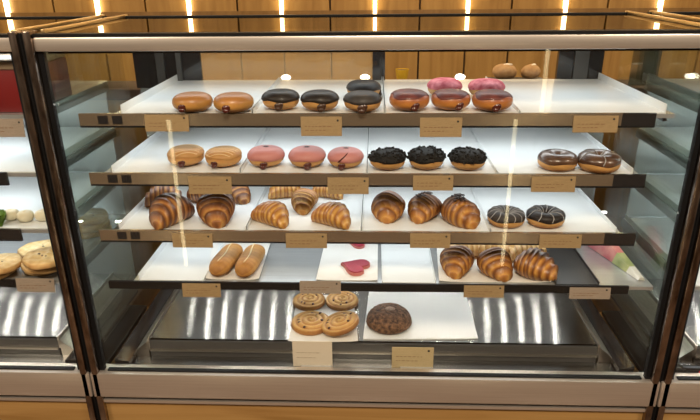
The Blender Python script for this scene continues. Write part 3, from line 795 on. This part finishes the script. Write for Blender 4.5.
ck(-6, 270, .0005, 0, 'lower flat cookie of the pair cut off by the left edge', 0.98, .9)
ck(-1, 265, .0200, 2, 'upper flat cookie of the pair cut off by the left edge', 1.00, 3.6)
ck(40, 250, .0005, 0, 'flat cookie at the back of the left case shelf', 0.95, 5.0)
def ck_at(x, y, lift, lab, sc, rz):
    o = put('cookie', mk_cookie, (x, y, SHELF[3]-.003+lift), rz, lab, GK, sc); return o
ck_at(-.768, .275, .0005, 'lower flat cookie seen through glass right of the dark case posts', .95, 2.0)
ck_at(-.766, .270, .0190, 'middle flat cookie seen through glass right of the dark case posts', .95, 4.0)
ck_at(-.768, .277, .0375, 'upper flat cookie seen through glass right of the dark case posts', .95, 5.4)
tl = at_z(-30, 275, SHELF[3]).x
# trays in the left and right cases
grey_tray = M('grey steel tray', (.20, .215, .215), .35, .4, (.16, .17, .17), 8)
def plain_tray(x0, x1, k, label, y0=.006, back=.395, mat=None):
    z = SHELF[k]; m = MB().box(x0, x1, y0, back, z-.0035, z-.001)
    m.box(x0, x0+.002, y0, back, z-.001, z+.012).box(x1-.002, x1, y0, back, z-.001, z+.012)
    return tag(m.build('display_tray', mat or tray_white, org=((x0+x1)/2, y0, z-.0035), smooth=False), label, 'tray', 'white trays in the neighbouring cases')
LX1 = CX-PITCHX+.634
plain_tray(LX1-.40, LX1, 1, 'white tray on the second shelf of the left case')
plain_tray(LX1-.40, LX1, 2, 'white tray on the third shelf of the left case under pale rolls')
RX0 = CX+PITCHX-.634
plain_tray(RX0, RX0+.4, 0, 'grey steel tray on the top shelf of the right case', mat=grey_tray)
plain_tray(RX0, RX0+.4, 1, 'white tray on the second shelf of the right case')
plain_tray(RX0, RX0+.4, 2, 'white tray on the third shelf of the right case')
plain_tray(RX0, RX0+.4, 3, 'white tray on the fourth shelf of the right case')
# pale rolls and lettuce on third shelf, left case
pale = M('pale soft roll', (.74, .68, .52), .6, 0, (.66, .58, .40), 30)
def mk_pale():
    t = thing('bread_roll', (0, 0, 0), 0, '', 'bread roll'); MB().grid(lambda u, v: bun_pt(.021, .030, 2*pi*u, -pi/2+pi*v, 0, 1), 24, 14).build('crust', pale, t, angle=180)
    MB().grid(lambda u, v: (.0015*cos(2*pi*u), -.012+.024*v, .0288-.0022*abs(2*v-1)**2+.001*sin(2*pi*u)), 6, 8).build('score_line', roll_line, t); return t
for (x, y), lb in (((-.872, .045), 'pale small roll in the left case nearest the green lettuce'), ((-.834, .052), 'pale small roll in the left case, second from the lettuce'), ((-.796, .045), 'pale small roll in the left case, third from the lettuce'), ((-.757, .05), 'pale small roll in the left case beside the dark post')):
    put('pale', mk_pale, (x, y, SHELF[2]-.0008), 0, lb, 'pale rolls in the left case', .86)
leaf = M('lettuce', (.14, .26, .03), .5, 0, (.07, .15, .015), 40, bump=.4)
p = place(-2, 220, 2, .03)
m = MB(); rr = random.Random(8)
for q in range(9):
    a0 = rr.uniform(0, 6.3); s0 = len(m.v)
    m.grid(lambda u, v: ((u-.5)*.028*sin(pi*min(1, .15+v*.8)), .022*v, .03*v**.6+.004*sin(u*14)*v), 10, 6, False); m.rot(0, 0, a0, (0, 0, .0), s0)
o = m.build('lettuce', leaf, org=(0, 0, 0)); o.location = p; tag(o, 'bunch of green lettuce at the left edge on the third shelf', 'lettuce')

# ------------------------------------------------------------------ right case contents
pw = at_z(617, 268, SHELF[3])
wr = thing('wrapped_wedge', (.595, .12, SHELF[3]-.0038), 0, 'pink and green wrapped wedge at the right end of the fourth shelf', 'wrapped food')
m = MB(); 
p1, p2 = at_y(594, 247, .26), at_y(637, 273, .05)
A = Vector((.568, .23, 0)); B = Vector((.606, .03, 0))
def wedge(v0, v1):
    m = MB(); q = []
    for v in (v0, v1):
        c = A.lerp(B, v) - Vector((.595, .12, 0)); hh = .042*(1-v)+.008; ww = .020*(1-v)+.008
        q.append([(c.x-ww, c.y, .001), (c.x+ww, c.y, .001), (c.x+ww*.5, c.y, hh), (c.x-ww*.5, c.y, hh)])
    m.v = q[0]+q[1]; m.f = [(0, 1, 2, 3), (4, 7, 6, 5)]+[(k, 4+k, 4+(k+1) % 4, (k+1) % 4) for k in range(4)]
    return m
wedge(0, .55).build('pink_wrap', M('pink wrap', (.60, .14, .17), .25, 0, (.72, .35, .30), 30, coat=.6), wr, smooth=False)
wedge(.552, .8).build('green_wrap', M('green wrap', (.36, .46, .16), .25, 0, (.60, .62, .30), 30, coat=.6), wr, smooth=False)
wedge(.802, 1).build('white_tip', M('white wrap', (.80, .80, .74), .25, coat=.6), wr, smooth=False)
# round plate with a pale bun at the right edge
t = thing('round_plate', place(712, 190, 2, .02), 0, 'white round plate at the right edge behind the post', 'plate')
MB().grid(lambda u, v: ((.02+.05*v)*cos(2*pi*u) if v < 1 else .07*cos(2*pi*u), (.02+.05*v)*sin(2*pi*u), .002+.012*v**2), 36, 8).build('rim', tray_white, t)
MB().grid(lambda u, v: (.045*v*cos(2*pi*u), .045*v*sin(2*pi*u), .0045), 36, 4).build('well', tray_white, t)
# black handle with a red spot on the deck of the right case
p = at_z(700, 366, LEDGE)
t = thing('serving_tongs', (at_y(702, 362, .03).x, .03, LEDGE-.0045), 0, 'black handled tongs with red spot at the bottom right corner', 'tongs')
MB().box(-.05, .10, -.014, .014, 0, .020, .006).build('handle', black_gloss, t)
MB().ball((-.005, -.0145, .010), (.006, .002, .005)).build('red_spot', M('red spot', (.6, .02, .05), .4), t)

# ------------------------------------------------------------------ behind the case
CT = at_y(400, 80, .86).z
t = thing('back_counter', (0, 1.0, 0), 0, 'wooden counter standing behind the display case', 'counter')
MB().box(-1.6, 1.6, -.30, -.14, CT-.035, CT, .003).build('worktop', wood_dark, t)
MB().box(-1.55, 1.55, -.27, -.16, 0, CT-.0355).build('cabinet', wood_wall, t, smooth=False)
def on_counter(px, y): return Vector((at_y(px, 78, y).x, y, CT+.0005))
loaf = M_crust('loaf crust', (.20, .08, .03), (.42, .24, .10), (.64, .46, .26), .6, .05, .5)
tt = on_counter(517, .80)
o = MB().box(-.09, .09, -.05, .05, 0, .010, .003).build('bread_tray', tray_dark, org=(0, 0, 0)); o.location = tt; tag(o, 'dark tray under loaves on the counter behind the case', 'tray')
def mk_loaf():
    t = thing('bread_loaf', (0, 0, 0), 0, '', 'bread')
    MB().grid(lambda u, v: (.045*cos(2*pi*u)*sin(pi*v), .035*sin(2*pi*u)*sin(pi*v), .028-.028*cos(pi*v)+.003*sin(6*pi*u)*sin(pi*v), .55), 28, 18).build('crust', loaf, t, angle=180)
    MB().ball((.008, -.006, .054), (.018, .008, .004)).build('flour_patch', M('flour', (.74, .66, .54), .8), t); return t
put('loaf', mk_loaf, tt+Vector((-.042, 0, .0105)), .2, 'brown bread loaf behind the case, the left of two', 'loaves behind the case', .9)
put('loaf', None, tt+Vector((.042, .0, .0105)), 1.0, 'brown bread loaf behind the case, next to the light reflection', 'loaves behind the case', .86)
glint = M_emit('warm bulb', (1, .93, .78), 9)  # added glowing blobs in place of white reflection spots; no lamps stand there
for px, lb in ((286, 'small round bright spot added behind the dusty rear door, left one'), (365, 'small round bright spot added for a reflection behind the right edge of the dusty rear door'), (460, 'small round bright spot added for a reflection behind the pink sugared doughnuts'), (562.5, 'small round bright spot added for a reflection beside the black rear door stile')):
    t = thing('reflection_spot', on_counter(px, .76), 0, lb, 'reflection spot', 'reflection spots added behind the case')
    MB().grid(lambda u, v: ((.012-.006*v)*cos(2*pi*u), (.012-.006*v)*sin(2*pi*u), .02*v), 16, 3).build('spot_foot', dark_grey, t)
    MB().ball((0, 0, .026), (.016, .016, .009)).build('spot_glow', glint, t)
# yellow cup behind the case
t = thing('yellow_cup', on_counter(402, .80), 0, 'small yellow cup behind the case above the berry doughnuts', 'cup')
MB().grid(lambda u, v: ((.016+.006*v)*cos(2*pi*u), (.016+.006*v)*sin(2*pi*u), .045*v), 20, 4).build('cup_body', M('mustard glaze', (.62, .36, .02), .4), t)
MB().grid(lambda u, v: (.0215*v*cos(2*pi*u), .0215*v*sin(2*pi*u), .042), 20, 2).build('contents', M('brown coffee', (.10, .05, .02), .3), t)

# ------------------------------------------------------------------ lights
def area(name, loc, size, power, col, rot=(0, 0, 0), sy=None):
    d = bpy.data.lights.new(name, 'AREA'); d.energy = power; d.color = col; d.size = size
    if sy: d.shape = 'RECTANGLE'; d.size_y = sy
    o = bpy.data.objects.new(name, d); C.objects.link(o); o.location = loc; o.rotation_euler = rot; return o
COOL = (.90, .97, 1)
for cx, f in ((CX, 1), (CX-PITCHX, 1.5), (CX+PITCHX, 1.5)):
    area('top_lamp', (cx, .17, ZT-.012), 1.15, 1.5*f, (.84, .95, 1), (0, 0, 0), .12)
    for k, z in enumerate(SHELF):
        area('shelf_lamp', (cx, .15, z-.018), 1.10, (1.25, 1.15, 1.05, .4)[k]*f, COOL, (0, 0, 0), .10)
for x in (-2.2, 0, 2.2):
    area('front_fill', (x, -1.6, 2.75), .5, 50, (1, .83, .62), (radians(18), 0, 0), .5)  # unseen warm fill, added overhead to light the card fronts and base wood
    area('wall_fill', (x, 1.15, 2.75), .9, 22, (1, .76, .46), (radians(25), 0, 0), .1)  # unseen fill light added to brighten the wood wall
# light strips on the counter across the aisle: they show as thin lines in the front glass
def mirror_line(px, y0, y1, yy, label):
    a, b = at_y(px, y0, yy), at_y(px, y1, yy)      # where the line shows, folded back over the glass
    Y = 2*(YF+.004)-yy
    t = thing('light_pole', (a.x, Y, 0), 0, label, 'light pole', 'light poles across the aisle')
    MB().box(-.008, .008, -.006, .006, b.z, a.z).build('led_strip', led, t, smooth=False)
    MB().box(-.012, .012, -.026, -.0065, .01, a.z+.02).build('pole', dark_grey, t, smooth=False)
    MB().box(-.09, .09, -.10, .08, 0, .0095).build('base', dark_grey, t, smooth=False)
mirror_line(168, 120, 266, 1.7, 'upright light strip across the aisle, mirrored over the left cards')
mirror_line(516, 120, 266, 1.7, 'upright light strip across the aisle, mirrored beside the crumb doughnuts')
mirror_line(549, 45, 112, 1.7, 'upright light strip across the aisle, mirrored over the empty tray')
wd = bpy.data.worlds.new('world'); SC.world = wd; wd.use_nodes = True
bg = wd.node_tree.nodes['Background']; bg.inputs[0].default_value = (.62, .45, .30, 1); bg.inputs[1].default_value = .25

SC.view_settings.view_transform = 'Standard'; SC.view_settings.look = 'None'; SC.view_settings.gamma = 1; SC.view_settings.exposure = 0
SC.cycles.use_denoising = True; SC.cycles.max_bounces = 10; SC.cycles.transparent_max_bounces = 24
SC.cycles.caustics_reflective = False; SC.cycles.caustics_refractive = False
SC.cycles.sample_clamp_indirect = 4
